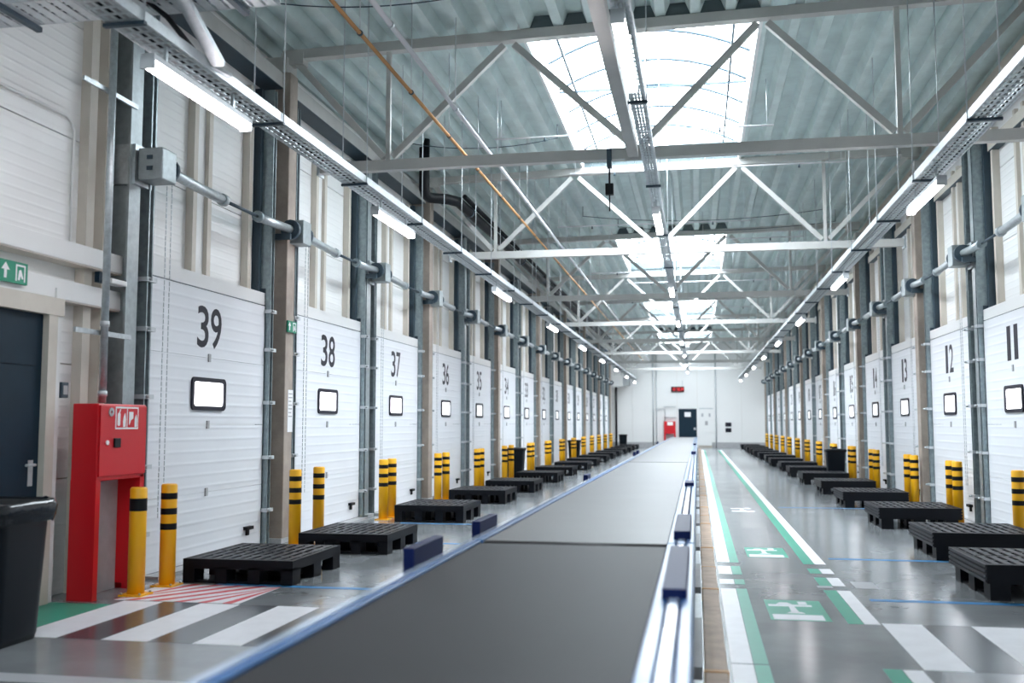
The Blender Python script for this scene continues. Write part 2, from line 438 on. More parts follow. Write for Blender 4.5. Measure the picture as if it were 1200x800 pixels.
# post templates (local x out of wall, origin on wall face)
wp = empty('wind_post'); MB().box(.0, .09, -.22, -.13, 0, 2.65).build('flange', 'beige', wp); MB().box(.0, .09, .13, .22, 0, 2.65).build('flange', 'beige', wp); MB().box(.0, .04, -.13, .13, 0, 2.65).build('web', 'plain_white', wp)
sp = empty('steel_post'); MB().box(.0, .02, -.1, .1, 0, 6.05).build('flange', 'housing_grey', sp); MB().box(.02, .26, -.012, .012, 0, 6.05).build('web', 'housing_grey', sp); MB().box(.26, .28, -.1, .1, 0, 6.05).build('flange', 'housing_grey', sp); MB().box(-.01, .36, -.15, .15, 0, .05).build('base_plate', 'galv_light', sp)
cp = empty('conduit_pipe'); MB().tube([(.2, 0, .9), (.2, 0, 6.0)], .028, 8).build('pipe', 'galv_light', cp)
for z in (1.6, 3.0, 5.2): MB().box(.0, .232, -.035, .035, z, z+.04).build('clamp', 'galv', cp)
jb = MB().box(.12, .25, -.045, .045, .62, .92).build('junction_box', 'grey_duct', cp)
first = {'wp': True, 'sp': True, 'cp': True}
def inst(key, tpl, loc, rz, *tags, **kw):
    r = tpl if first[key] else copy_tree(tpl); first[key] = False
    r.location = loc; r.rotation_euler = (0, 0, rz); tag(r, *tags, **kw); return r
# ---- dock doors
DIG = {}
def number_mesh(n):
    if not DIG:
        for c in '0123456789': DIG[c] = text_mesh(c, .475, .17 if c == '1' else .265)
    mb = MB()
    for c, off in zip(str(n), (-.155, .155)):
        b = len(mb.v); mb.v += [(v.co.x, v.co.y+off, v.co.z) for v in DIG[c].vertices]
        for p in DIG[c].polygons: mb.f.append(tuple(b+i for i in p.vertices)); mb.sm.append(False)
    return mb.mesh('number')
DW, DH = 2.8, 3.07
seams = [0.03, .78, 1.54, 2.30, DH]
sect = [MB().box(0, .055, -DW/2, DW/2, seams[i]+.002, seams[i+1]-.002).mesh('door_section') for i in range(4)]
wf = ring_prism(MB(), rrect(.80, .37, .06), rrect(.70, .27, .035), 'x', .05, .078).mesh('window_frame')
wpn = MB().prism(rrect(.71, .28, .035), 'x', .052, .062).mesh('window_pane'); wpn2 = wpn.copy()
track = MB().box(-.02, .03, -.05, .05, 0, 5.95).box(.03, .12, .03, .05, 0, 5.95).box(.03, .12, -.05, -.03, 0, 5.95).mesh('track')
strip = MB().box(-.05, .05, -.04, .04, 0, 3.3).mesh('seal_strip')
gap = MB().box(-.1, .0, -.05, .05, 3.12, 5.95).mesh('shadow_gap')
brk = MB().box(.0, .15, -.09, .09, -.022, .022).tube([(.15, -.05, 0), (.19, -.05, 0)], .018, 6).mesh('bracket')
hinge = MB().box(.055, .07, -.025, .025, -.045, .045).mesh('hinge')
handle = MB().box(.055, .11, -.09, .09, -.02, .02).box(.055, .08, -.03, .03, -.09, -.02).mesh('pull_handle')
seal = MB().box(-.01, .06, -DW/2, DW/2, 0, .03).mesh('bottom_seal')
lint = MB().box(-.15, .05, -1.52, 1.52, DH+.012, DH+.17).mesh('lintel')
lgap = MB().box(-.12, .035, -1.42, 1.42, DH, DH+.014).mesh('top_seal')
sill = MB().box(-.2, .24, -1.36, 1.36, 0, .028).mesh('sill')
mtrim = MB().box(-.2, -.10, -.045, .045, DH+.17, 5.95).mesh('mullion')
chain = MB()
for k in range(60): chain.box(.16, .168, (-.006 if k % 2 else -.003), (.006 if k % 2 else .003), .6+k*.058, .6+k*.058+.046)
for k in range(60): chain.box(.16, .168, .10+(-.006 if k % 2 else -.003), .10+(.006 if k % 2 else .003), .6+k*.058, .6+k*.058+.046)
chain = chain.mesh('hand_chain')
for side in (0, 1):
    for j in range(15):
        if side == 1 and j == 0: continue
        n = 39-j if side == 0 else 10+j
        y = door_y(j); near = -1 if side == 0 else 1    # local y towards the camera
        r = empty(f'door_{n}', (XL if side == 0 else XR, y, 0), 0 if side == 0 else PI)
        tag(r, f'white sectional dock door numbered {n}', 'dock door', 'numbered dock doors', 'structure')
        for me in sect: place('door_section', me, 'door_white', r)
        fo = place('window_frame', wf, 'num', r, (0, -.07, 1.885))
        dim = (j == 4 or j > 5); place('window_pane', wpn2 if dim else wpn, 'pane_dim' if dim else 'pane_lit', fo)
        nmesh = number_mesh(n); no = place('number', nmesh, 'num', r, (.0565, -.07, 2.645))
        if True:
            for sgn in (-1, 1):
                place('track', track, 'track_steel', r, (0, sgn*1.475, 0)); place('seal_strip', strip, 'dark_steel', r, (0, sgn*1.44, 0))
                place('shadow_gap', gap, 'dark_steel', r, (-.02, sgn*1.40, 0))
                if j < 8:
                    for z in (.45, 1.12, 1.82, 2.5, 3.0): place('bracket', brk, 'galv_light', r, (.0, sgn*1.475, z))
                place('mullion', mtrim, 'beige', r, (0, sgn*1.24, 0))
        if j < 8:
            for z in (.78, 1.54, 2.30): place('hinge', hinge, 'grey_duct', r, (0, -.07, z))
            place('pull_handle', handle, 'black', r, (0, 1.0, .27))
            place('hand_chain', chain, 'galv_light', r, (0, near*1.22 - .05, 0))
        place('bottom_seal', seal, 'rubber', r); place('lintel', lint, 'plain_white', r); place('top_seal', lgap, 'dark_steel', r)
        place('sill', sill, 'grey_duct', r)
        xw, rz = (WL, 0) if side == 0 else (WR, PI)
        inst('wp', wp, (xw, y, DH+.17), rz, f'beige twin-flange wind post above dock door {n}', 'post', 'wind posts above the doors', 'structure')
    for j in range(16):
        y = bound(j)
        xw, rz = (WL, 0) if side == 0 else (WR, PI)
        w = (f'between dock doors {40-j} and {39-j}' if 0 < j < 15 else ('left of dock door 39' if j == 0 else 'beyond dock door 25')) if side == 0 else \
            (f'between dock doors {9+j} and {10+j}' if 1 < j < 15 else ('before dock door 11' if j < 2 else 'beyond dock door 24'))
        if side == 1 and j == 0: continue
        if j % 2 == 0: inst('sp', sp, (xw, y, 0), rz, f'galvanised steel post standing {w}', 'post', 'steel posts between doors', 'structure')
        if j < 14 and (side, j) != (0, 0): inst('cp', cp, (xw, y + (.30 if j % 2 else -.155), 0), rz, f'vertical galvanised conduit with small box, {ORD[j if side == 0 else j-1]} along the {SIDE[side]} wall', 'pipe', 'conduits beside the doors')

# ---- door shafts: bearing housing, drum, spring tubes, thin shaft
def make_shaft():
    r = empty('spring_shaft')        # origin at housing centre on the door plane, shaft runs along +y by 3.6
    MB().box(-.22, .06, -.16, .16, -.2, .2).build('mounting_plate', 'galv', r)
    MB().box(.08, .34, -.14, .14, -.16, .16).build('housing', 'housing_grey', r, bevel=.012)
    MB().box(.06, .08, -.10, .10, -.12, .12).build('spacer', 'dark_steel', r)
    for yy, zz in ((-.145, .06), (-.145, -.05)): MB().box(.18, .24, yy-.01, yy, zz-.02, zz+.02).build('bolt_cap', 'dark_steel', r)
    MB().tube([(.22, .15, 0), (.22, .20, 0)], .13, 16).build('cable_drum', 'dark_steel', r)
    MB().tube([(.22, 3.28, 0), (.22, 3.36, 0)], .13, 16).build('cable_drum', 'dark_steel', r)
    MB().tube([(.22, .20, 0), (.22, .42, -.005), (.22, .8, -.02), (.22, 1.35, -.03)], .056, 10).build('spring_tube', 'galv', r)
    MB().tube([(.22, 1.35, -.03), (.22, 1.43, -.03)], .07, 10).build('collar', 'galv', r)
    MB().tube([(.22, 1.4, -.03), (.22, 2.35, -.03)], .02, 6).build('shaft', 'dark_steel', r)
    MB().tube([(.22, 2.28, -.03), (.22, 2.36, -.03)], .07, 10).build('collar', 'track_steel', r)
    MB().tube([(.22, 2.36, -.03), (.22, 2.8, -.02), (.22, 3.28, 0)], .056, 10).build('spring_tube', 'galv', r)
    MB().box(-.2, .26, 3.2, 3.25, -.15, -.07).build('bearing_bracket', 'dark_steel', r)
    return r
s0 = make_shaft(); f0 = True
for side in (0, 1):
    for j in range(15):
        if side == 1 and j == 0: continue
        n = 39-j if side == 0 else 10+j
        r = s0 if f0 else copy_tree(s0); f0 = False
        if side == 0: r.location = (XL+.05, bound(j)+.1, 4.12)
        else:
            r.location = (XR-.05, bound(j)+.1, 4.12); r.scale = (-1, 1, 1)
        tag(r, f'grey spring shaft and bearing housing, {ORD[j if side == 0 else j-1]} along the {SIDE[side]} wall', 'door shaft', 'spring shafts above the doors')

# ---- cable trays with hangers
def tray(name_label, xa, xb, z, y0, y1, rail_side, hang=2.4):
    r = empty('cable_tray', ((xa+xb)/2, y0, z)); tag(r, name_label, 'cable tray'); L = y1-y0; w = (xb-xa)/2
    for s in (-1, 1): MB().box(s*w-.01, s*w+.01, 0, L, -.03, .055).build('side_rail', 'galv_light', r)
    mb = MB()
    n = int(L/.11)
    for k in range(n): mb.box(-w, w, k*.11, k*.11+.03, -.032, -.026)
    for k in range(4):
        x = -w + 2*w*(k+.5)/4; mb.box(x-.012, x+.012, 0, L, -.028, -.022)
    tag(mb.build('perforated_base', 'galv', r), kind='stuff')
    for k in range(4):
        x = -w*.7 + w*1.4*k/3; MB().tube([(x, 0, -.008), (x, L, -.008)], .014, 6).build('cable', 'rubber' if k % 2 else 'grey_duct', r)
    y = .6
    while y < L-.3:
        MB().box(-w-.03, w+.03, y-.02, y+.02, -.058, -.032).build('cross_support', 'dark_steel', r)
        for s in (-1, 1): MB().tube([(s*(w+.02), y, -.05), (s*(w+.02), y, zr((xa+xb)/2)-z+.02)], .007, 5).build('hanger_rod', 'galv_light', r)
        y += hang
    return r
tray('long perforated cable tray hung along the left wall doors', -4.06, -3.80, 4.40, 5.6, 64.5, 1)
tray('long perforated cable tray hung along the right wall doors', 2.56, 2.82, 4.44, 2.0, 64.5, -1)
tray('narrow cable tray down the middle of the hall', -.61, -.47, 4.80, 2.0, 64.0, 1, 3.6)
# transverse tray top left with its drop piece
r = empty('cable_tray', (-4.6, 6.75, 4.78)); tag(r, 'perforated cable tray crossing to the wall near the exit sign', 'cable tray')
mb = MB()
for k in range(26): mb.box(-1.1+k*.1, -1.1+k*.1+.075, -.2, .2, -.03, -.024)
for k in range(5): mb.box(-1.1, 1.5, -.2+k*.095, -.2+k*.095+.02, -.024, -.018)
tag(mb.build('perforated_base', 'galv_light', r), kind='stuff')
for s in (-1, 1): MB().box(-1.1, 1.5, s*.2-.008, s*.2+.008, -.03, .06).build('side_rail', 'galv_light', r)
for x in (-.6, 1.2):
    MB().box(x-.025, x+.025, -.26, .26, -.07, -.03).build('cross_support', 'dark_steel', r)
    for s in (-1, 1): MB().tube([(x, s*.24, -.05), (x, s*.24, zr(-4.6)-4.78+.02)], .008, 5).build('hanger_rod', 'galv_light', r)
MB().bar((.88, -.18, -.06), (.87, .46, -.36), .10, .05).build('drop_channel', 'galv_light', r)
MB().bar((.80, .44, -.37), (.89, .62, -.40), .05, .03).build('drop_foot', 'galv_light', r)
MB().tube([(-1.0, -.05, -.005), (.5, -.05, -.005), (.62, .1, -.1), (.70, .5, -.3)], .022, 6).build('cable', 'rubber', r)
MB().tube([(-1.0, .05, -.005), (1.4, .05, -.005)], .02, 6).build('cable', 'dark_steel', r)

# ---- linear lamps
def make_lamp():
    r = empty('linear_lamp')      # along +y, 1.62 long; origin on top of the body
    MB().box(-.05, .05, 0, 1.62, -.045, 0).build('housing', 'lamp_body', r)
    mb = MB(); pts = [(-.05, -.045), (-.048, -.08), (-.03, -.105), (.03, -.105), (.048, -.08), (.05, -.045)]
    mb.prism(pts, 'y', .02, 1.60); mb.build('diffuser', 'lamp', r)
    for y in (0, 1.6): MB().box(-.054, .054, y, y+.02, -.108, .003).build('end_cap', 'lamp_body', r)
    for y in (.25, 1.35): MB().box(-.012, .012, y-.015, y+.015, 0, .14).build('bracket', 'galv', r)
    return r
l0 = make_lamp(); fl = True
rows = (('left wall tray', -3.88, 4.225, [6.42, 11.6, 18.95] + [26.1+7.2*k for k in range(6)]),
        ('right wall tray', 2.67, 4.262, [11.4, 18.6] + [25.8+7.2*k for k in range(6)]),
        ('middle tray', -.54, 4.628, [7.2, 14.1, 22.0] + [29.3+7.2*k for k in range(5)]))
for rn, x, z, L in rows:
    for i, y in enumerate(L):
        r = l0 if fl else copy_tree(l0); fl = False
        r.location = (x, y, z)
        k = i
        lab = f'white strip lamp under the {rn}, {ORD[k]} from the camera' if k >= 0 else 'white strip lamp under the right wall tray, out of frame'
        tag(r, lab, 'lamp', 'strip lamps under the cable trays')

# ---- pipes under the roof
def hung_pipe(nm, lab, x, z, y0, y1, rad, m, step, cl):
    r = empty(nm, (x, y0, z)); tag(r, lab, 'pipe')
    MB().tube([(0, 0, 0), (0, y1-y0, 0)], rad, 10).build('pipe', m, r)
    y = .8
    while y < y1-y0-.2:
        MB().tube([(0, y, 0), (0, y+.03, 0)], rad+.01, 10).build('clamp', cl, r)
        MB().tube([(0, y+.015, rad), (0, y+.015, zr(x)-z+.02)], .006, 5).build('hanger_rod', 'galv_light', r)
        y += step
    return r
hung_pipe('overhead_pipe', 'orange pipe hung under the roof beside the white pipe', -3.31, 5.5, 3, 64, .021, 'orange_pipe', 1.85, 'dark_steel')
hung_pipe('overhead_pipe', 'white pipe hung under the roof beside the orange pipe', -2.94, 5.5, 3, 64, .027, 'white_pipe', 2.7, 'galv')
r = empty('drain_pipe', (-4.85, 17.5, 5.76)); tag(r, 'black roof drain pipe dropping from the deck and bending along the hall', 'pipe')
MB().tube([(-.05, 0, 1.15), (-.05, 0, .1), (-.04, .05, .02), (.0, .15, -.02), (.3, .35, -.02), (.45, .6, -.02), (.45, 20.5, -.02), (.45, 21.5, -.02), (.45, 40, -.05)], .10, 12).build('pipe', 'black', r)
MB().tube([(.6, .5, .05), (.6, 40, .03)], .045, 8).build('side_pipe', 'black', r)
for y in (1.5, 4.5, 7.5, 11, 15, 19, 23, 28, 33):
    MB().tube([(.45, y, -.02), (.45, y+.05, -.02)], .112, 12).build('clamp', 'dark_steel', r)
    MB().tube([(.45, y+.02, .05), (.45, y+.02, zr(-4.1)-5.76+.02)], .007, 5).build('hanger_rod', 'galv_light', r)
# sprinkler cross lines between the trusses
i = 0
for y in (15.2, 17.6, 22.4, 24.6, 29.6, 31.9, 36.8, 39.2, 44.0, 51.2):
    xa, xb = ((-3.1, 1.2), (-2.2, 2.6))[i % 2]; i += 1
    r = empty('sprinkler_line', (0, y, 6.05)); tag(r, f'thin white sprinkler pipe crossing under the roof, {ORD[i-1]} from the camera', 'pipe', 'sprinkler cross pipes')
    MB().tube([(xa, 0, 0), (xb, 0, 0)], .014, 6).build('pipe', 'white_pipe', r)
    for x in (xa+.1, (xa+xb)/2, xb-.1):
        MB().tube([(x, 0, 0), (x, 0, zr(x)-6.05+.02)], .006, 5).build('hanger_rod', 'galv_light', r)
    for x in (xa+.8, xb-.8): MB().tube([(x, 0, 0), (x, 0, -.07)], [.012, .02], 6).build('sprinkler_head', 'dark_steel', r)
for i, (y, xa, xb, z, sag) in enumerate(((10.6, -5.0, -2.4, 6.5, .12), (11.3, .9, 4.0, 6.55, .10), (16.4, -5.0, -2.3, 6.45, .15), (23.2, -2.6, 2.9, 6.45, .18), (24.9, -1.9, 3.4, 6.5, .15))):
    r = empty('slack_cable', (0, y, z)); tag(r, f'thin dark slack cable strung below the deck, {ORD[i]} from the camera', 'cable', 'slack cables under the deck')
    MB().tube([(xa+(xb-xa)*k/10, .25*k/10, -sag*(1-(k/5-1)**2)) for k in range(11)], .008, 5).build('cable', 'dark_steel', r)
    for x, yy in ((xa, 0), (xb, .25)): MB().tube([(x, yy, -.01), (x, yy, zr(x)-z)], .008, 5).build('hook', 'dark_steel', r)
# hanging pull switch near the middle
r = empty('pull_switch', (-1.05, 12.40, 4.9)); tag(r, 'dark pendant switch hanging from the first roof truss', 'switch')
MB().tube([(0, 0, .0), (0, 0, -.35)], .012, 6).build('cord', 'rubber', r); MB().box(-.05, .05, -.04, .04, -.47, -.33).build('body', 'black', r)
MB().tube([(0, 0, -.46), (0, 0, -.68)], .009, 6).build('tail', 'rubber', r); MB().box(-.03, .03, -.03, .07, -.12, .12).build('clip', 'dark_steel', r)

# ================================================================ THINGS
# ---- bollards
bo_post = MB().tube([(0,0,0), (0,0,.955), (0,0,.97)], [.076, .076, .066], 18).mesh('post')
bo_band = MB().tube([(0,0,-.03), (0,0,.03)], .0775, 18, caps=False).mesh('band')
bo_base = MB().box(-.11, .11, -.11, .11, 0, .016).mesh('base_plate')
bo_bolt = MB().tube([(0,0,.016), (0,0,.032)], .012, 6).mesh('bolt')
def bollard(x, y, lab, near, single=False):
    r = empty('bollard', (x, y, 0)); tag(r, lab, 'bollard', 'yellow and black bollards')
    place('post', bo_post, 'yellow', r)
    if single:
        c = place('band', bo_band, 'black', r, (0, 0, .815)); c.scale = (1, 1, 1.9)
    else:
        for z in (.565, .71, .855): place('band', bo_band, 'black', r, (0, 0, z))
    place('base_plate', bo_base, 'yellow', r)
    if near:
        for a in (-.09, .09):
            for b in (-.09, .09): place('bolt', bo_bolt, 'galv', r, (a, b, 0))
for j in range(15):
    B = bound(j)
    off = {0: (-.48, .06), 1: (-.45, .35), 2: (-.42, .03), 3: (-.55, .08), 4: (-.6, -.15), 5: (-.85, .1)}.get(j, (-.5, .05))
    w = f'of the {ORD[j]} pair along the left wall' if j else 'of the pair beside the red cabinet'
    for o, q in zip(off, ('nearer', 'farther')): bollard(-5.04, B+o, f'yellow black-banded bollard, {q} {w}', j < 2, j == 0 and q == 'nearer')
for j in range(1, 15):
    B = bound(j)
    off = {1: (1.0,), 2: (.38, .80), 3: (-.1, .48), 4: (.3, .85), 5: (.1, .5)}.get(j, (.0, .45))
    for q, o in zip(('nearer', 'farther'), off):
        lab = f'yellow black-banded bollard, {q} of the {ORD[j-2]} pair along the right wall' if j > 1 else 'yellow black-banded bollard at the frame edge before door 11'
        bollard(3.93, B+o, lab, j < 3)

# ---- pallets
def pallet(loc, sx, sy, h, kind, lab, full):
    r = empty('pallet', loc); tag(r, lab, 'pallet', 'black plastic pallets')
    lip = .10 if kind == 'lip' else .17
    mbs = {}
    rim = ring_prism(MB(), [(0,0), (sx,0), (sx,sy), (0,sy)], [(.05,.05), (sx-.05,.05), (sx-.05,sy-.05), (.05,sy-.05)], 'z', h-lip, h-.006)
    nsl = 10; w = (sx-.1)/nsl
    slats = []
    for k in range(nsl):
        x = .05 + w*(k+.5)
        for y0, y1 in ((.045, sy/2-.03), (sy/2+.03, sy-.045)): slats.append((x-w*.30, x+w*.30, y0, y1))
    cross = [(.04, sx-.04, y-.03, y+.03) for y in (.075, sy/2, sy-.075, sy*.27, sy*.73)]
    feet = []; fw = .12 if kind == 'lip' else .17
    fx = (.0, sx/2-.09, sx-.18) if kind == 'lip' else (.03, sx/2-.09, sx-.21)
    if kind == 'lip':
        fx = tuple((sx-.12)*k/3 for k in range(4))
    for x in fx:
        for y in (.0 if kind == 'lip' else .03, sy/2-.11, sy-.22 if kind == 'lip' else sy-.25): feet.append((x, x+fw, y, y+.20))
    run = [(0, sx, y, y+.10) for y in (.02, sy/2-.05, sy-.12)] if kind == 'lip' else [(x, x+.10, .05, sy-.05) for x in (.05, sx/2-.05, sx-.15)]
    if full:
        rim.build('rim', 'pallet', r)
        sm = {}
        for a, b, c, d in slats:
            k = (round(d-c, 3)); 
            if k not in sm: sm[k] = MB().box(0, b-a, 0, d-c, 0, .035).mesh('deck_slat')
            place('deck_slat', sm[k], 'pallet_top', r, (a, c, h-.04))
        for a, b, c, d in cross: MB().box(a, b, c, d, h-.05, h-.008).build('cross_bar', 'pallet_top', r)
        fm = MB().prism([(0,0), (fw,0), (fw,.20), (0,.20)], 'z', 0, h-lip+.02).mesh('foot')
        for a, b, c, d in feet: place('foot', fm, 'pallet', r, (a, c, 0))
        for a, b, c, d in run: MB().box(a, b, c, d, 0, .022).build('runner', 'pallet', r)
        if kind != 'lip':
            for k in range(4):
                for x0, x1 in ((-.014, .002), (sx-.002, sx+.014)):
                    z = h-lip+.01+k*.043; MB().box(x0, x1, .0, sy, z, z+.026).build('side_rib', 'pallet_top', r)
        MB().box(.03, sx-.03, .03, sy-.03, h-lip+.01, h-lip+.02).build('tray_floor', 'pallet', r)
    else:
        for a, b, c, d in feet: rim.box(a, b, c, d, 0, h-lip+.02)
        for a, b, c, d in run: rim.box(a, b, c, d, 0, .02)
        rim.build('body', 'pallet', r)
        mb = MB()
        for a, b, c, d in slats + cross: mb.box(a, b, c, d, h-.04, h-.006)
        mb.build('deck', 'pallet_top', r)
LY = [9.15, 11.5, 15.35, 19.05, 22.3, 26.2, 29.6, 33.4, 36.9, 40.6, 44.3, 47.7, 51.5, 55.0, 58.8, 62.4]
for i, y in enumerate(LY):
    lab = 'black grid pallet beside the hatched field before door 39' if i == 0 else (f'black grid pallet, {ORD[i]} from the camera along the left wall' if i < 15 else 'black grid pallet nearest the end wall on the door 25 side')
    jx = random.uniform(-.04, .04)
    pallet((-4.98 + (.22 if i else 0) + (jx if i > 1 else 0), y, 0), 1.12 if i else 1.14, 1.3, .24 if i < 2 else .27, 'lip', lab, y < 24)
RY = [9.5, 12.15, 15.6, 19.4, 23.0, 26.6, 30.1, 33.8, 37.3, 41.0, 44.5, 48.3, 51.7, 55.5, 59.0, 62.6]
for i, y in enumerate(RY):
    lab = ('black slatted pallet at the blue floor line, nearest on the door 11 side' if i == 0 else 'black slatted pallet in front of door 11, second from the camera' if i == 1
           else f'black slatted pallet, {ORD[i]} from the camera along the right wall' if i < 15 else 'black slatted pallet nearest the end wall on the door 24 side')
    pallet((2.48 if i == 0 else 2.62 + (random.uniform(-.05, .05) if i > 2 else 0), y, 0), 1.14, 1.3, .32 if i < 3 else .30, 'rib', lab, y < 24)

# ---- conveyor: three belt modules on blue frames
ZBELT = .80
def conveyor(y0, y1, lab, brL, brR, bm='belt'):
    r = empty('conveyor', (-.78, y0, 0)); tag(r, lab, 'conveyor', 'belt conveyor modules'); L = y1-y0
    X = lambda x: x+.78
    bl = [(.0, .045), (.02, .0), (L-.02, .0), (L, .045)]
    MB().box(X(-1.36), X(-.2), .06, L-.06, ZBELT-.03, ZBELT).build('belt', bm, r)
    MB().box(X(-1.36), X(-.2), .1, L-.1, ZBELT-.16, ZBELT-.13).build('belt_return', 'belt', r)
    for y in (.06, L-.06): MB().tube([(X(-1.37), y, ZBELT-.07), (X(-.19), y, ZBELT-.07)], .068, 16).build('end_roller', 'belt', r)
    MB().box(X(-1.46), X(-1.365), 0, L, ZBELT-.2, ZBELT+.012).build('side_frame', 'blue', r, bevel=.006)
    MB().box(X(-.195), X(-.14), 0, L, ZBELT-.2, ZBELT+.015).build('side_frame', 'blue', r, bevel=.006)
    MB().box(X(-.135), X(-.085), 0, L, ZBELT-.14, ZBELT+.025).build('guide_rail', 'blue_sheen', r, bevel=.008)  # pale colour carries the painted reflection along the rail
    MB().box(X(-.08), X(-.03), 0, L, ZBELT-.2, ZBELT+.02).build('cable_cover', 'blue', r, bevel=.008)
    MB().box(X(-1.44), X(-1.40), 0, L, ZBELT+.012, ZBELT+.02).build('sheen_strip', 'blue_sheen', r)  # pale strip stands in for the reflection on the left frame
    n = max(2, int(L/2.4)+1)
    for k in range(n):
        y = .35 + (L-.7)*k/(n-1)
        for x in (-1.43, -.16):
            lg = MB().box(X(x)-.03, X(x)+.03, y-.03, y+.03, .01, ZBELT-.18).build('leg', 'blue', r)
            MB().box(X(x)-.07, X(x)+.07, y-.07, y+.07, 0, .012).build('foot_plate', 'galv', lg)
        MB().box(X(-1.43), X(-.16), y-.02, y+.02, .25, .30).build('cross_brace', 'blue', r)
    for yy, ln, hh in brL: MB().box(X(-1.53), X(-1.47), yy-y0, yy-y0+ln, ZBELT-.12, ZBELT+hh).build('motor_bracket', 'blue_dark', r, bevel=.006)
    for yy, ln, hh in brR: MB().box(X(-.16), X(-.055), yy-y0, yy-y0+ln, ZBELT+.0, ZBELT+hh).build('sensor_box', 'blue_dark', r, bevel=.006)
conveyor(-1.5, 6.28, 'near belt conveyor module with dark belt and blue frame', [(5.1, .62, .10)], [(4.3, 1.5, .06)])
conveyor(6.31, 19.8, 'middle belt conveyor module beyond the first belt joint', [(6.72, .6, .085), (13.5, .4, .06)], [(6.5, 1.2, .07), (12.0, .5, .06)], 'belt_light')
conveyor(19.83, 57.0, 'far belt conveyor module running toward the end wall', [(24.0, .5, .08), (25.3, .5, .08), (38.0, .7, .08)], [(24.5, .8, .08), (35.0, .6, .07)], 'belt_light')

# ---- wooden guard beams on the floor beside the conveyor
kerbs = [3.22, 6.14, 9.13, 12.11, 14.98]
y = 14.98
while y < 56: y += 2.92; kerbs.append(y)
gb0 = None
for i, (a, b) in enumerate(zip(kerbs[:-1], kerbs[1:])):
    r = empty('guard_beam', (.09, a, 0))
    tag(r, f'brown wooden guard beam on the floor beside the conveyor, {ORD[i]} from the camera', 'guard beam', 'wooden guard beams')
    MB().box(-.07, .065, .02, b-a-.02, .0, .10).build('timber', 'wood', r, bevel=.006)
    for q in (b-a-.06,): MB().box(-.076, .071, q, q+.05, .0, .106).build('end_strap', 'rust', r)
    if i % 2 == 0: MB().box(-.073, .068, (b-a)*.45, (b-a)*.45+.02, .0, .103).build('middle_strap', 'rust', r)
    MB().box(-.135, -.082, .1, (b-a)*.55, .0, .09).build('cable_duct', 'grey_duct', r)
    MB().box(-.135, -.082, (b-a)*.58, b-a-.15, .0, .075).build('cable_duct', 'galv_light', r)

# ---- fire cabinet (left)
r = empty('fire_cabinet', (-5.33, 8.42, 0)); tag(r, 'red fire hose cabinet on legs with white pictograms', 'fire cabinet')
MB().box(-.15, .10, -.38, .40, 1.04, 1.73).build('body', 'red', r, bevel=.008)
dr = MB().box(.10, .118, -.365, .385, 1.08, 1.715).build('door', 'red', r, bevel=.004)
MB().box(.118, .135, -.16, -.06, 1.335, 1.42).build('handle', 'black', dr, bevel=.006)
MB().tube([(.118, -.26, 1.38), (.128, -.26, 1.38)], .022, 12).build('lock', 'sign_white', dr)
MB().box(-.15, .10, -.38, -.31, 0, 1.05).build('leg', 'red', r); MB().box(-.15, .10, .33, .40, 0, 1.07).build('leg', 'red', r)
MB().box(-.15, -.13, -.31, .33, .0, 1.07).build('back_plate', 'grey_duct', r)
sg = MB().box(.118, .121, -.14, .235, 1.50, 1.705).build('pictogram_sign', 'sign_white', r)
for a, b in ((-.125, .04), (.055, .22)): MB().box(.121, .1225, a, b, 1.515, 1.69).build('sign_field', 'red', sg)
ic = MB(); ic.prism(rrect(.045, .12, .018), 'x', .1225, .124)
def shift(mb, dy, dz): mb.v = [(x, y+dy, z+dz) for x, y, z in mb.v]; return mb
shift(ic, -.09, 1.59).build('sign_icon', 'sign_white', sg)
shift(MB().prism([(-.008, .05), (.008, .05), (.03, .09), (.018, .095)], 'x', .1225, .124), -.09, 1.59).build('sign_icon', 'sign_white', sg)
shift(MB().prism([(-.02, -.07), (.02, -.07), (.025, .0), (.008, .06), (-.012, .03), (-.025, -.02)], 'x', .1225, .124), 0, 1.59).build('sign_icon', 'sign_white', sg)
shift(MB().prism([(-.04, -.06), (-.03, -.06), (-.01, -.02), (.03, .0), (.03, .06), (-.04, .06)], 'x', .1225, .124), .115, 1.60).build('sign_icon', 'sign_white', sg)
shift(MB().prism([(-.02, -.07), (.02, -.07), (.022, .0), (.005, .05), (-.02, .01)], 'x', .1225, .124), .19, 1.59).build('sign_icon', 'sign_white', sg)
ring_prism(MB(), [( -.21+.04*math.cos(t*PI/8), 1.655+.04*math.sin(t*PI/8)) for t in range(16)], [(-.21+.015*math.cos(t*PI/8), 1.655+.015*math.sin(t*PI/8)) for t in range(16)], 'x', .118, .126).build('seal_ring', 'grey_duct', r)
# riser pipe above the cabinet
r = empty('riser_pipe', (-5.35, 8.28, 1.74)); tag(r, 'galvanised riser pipe rising from the red cabinet', 'pipe')
MB().tube([(0,0,0), (0,0,4.6)], .034, 12).build('pipe', 'galv', r)
for z in (.06, .7): MB().tube([(0,0,z), (0,0,z+.05)], .042, 12).build('coupling', 'galv_light', r)
for z in (.62, 2.9): MB().box(-.35, .02, -.35, .5, z, z+.045).build('support_rail', 'galv', r) if False else MB().box(-.06, -.035, -.38, .5, z, z+.045).build('support_rail', 'galv', r)

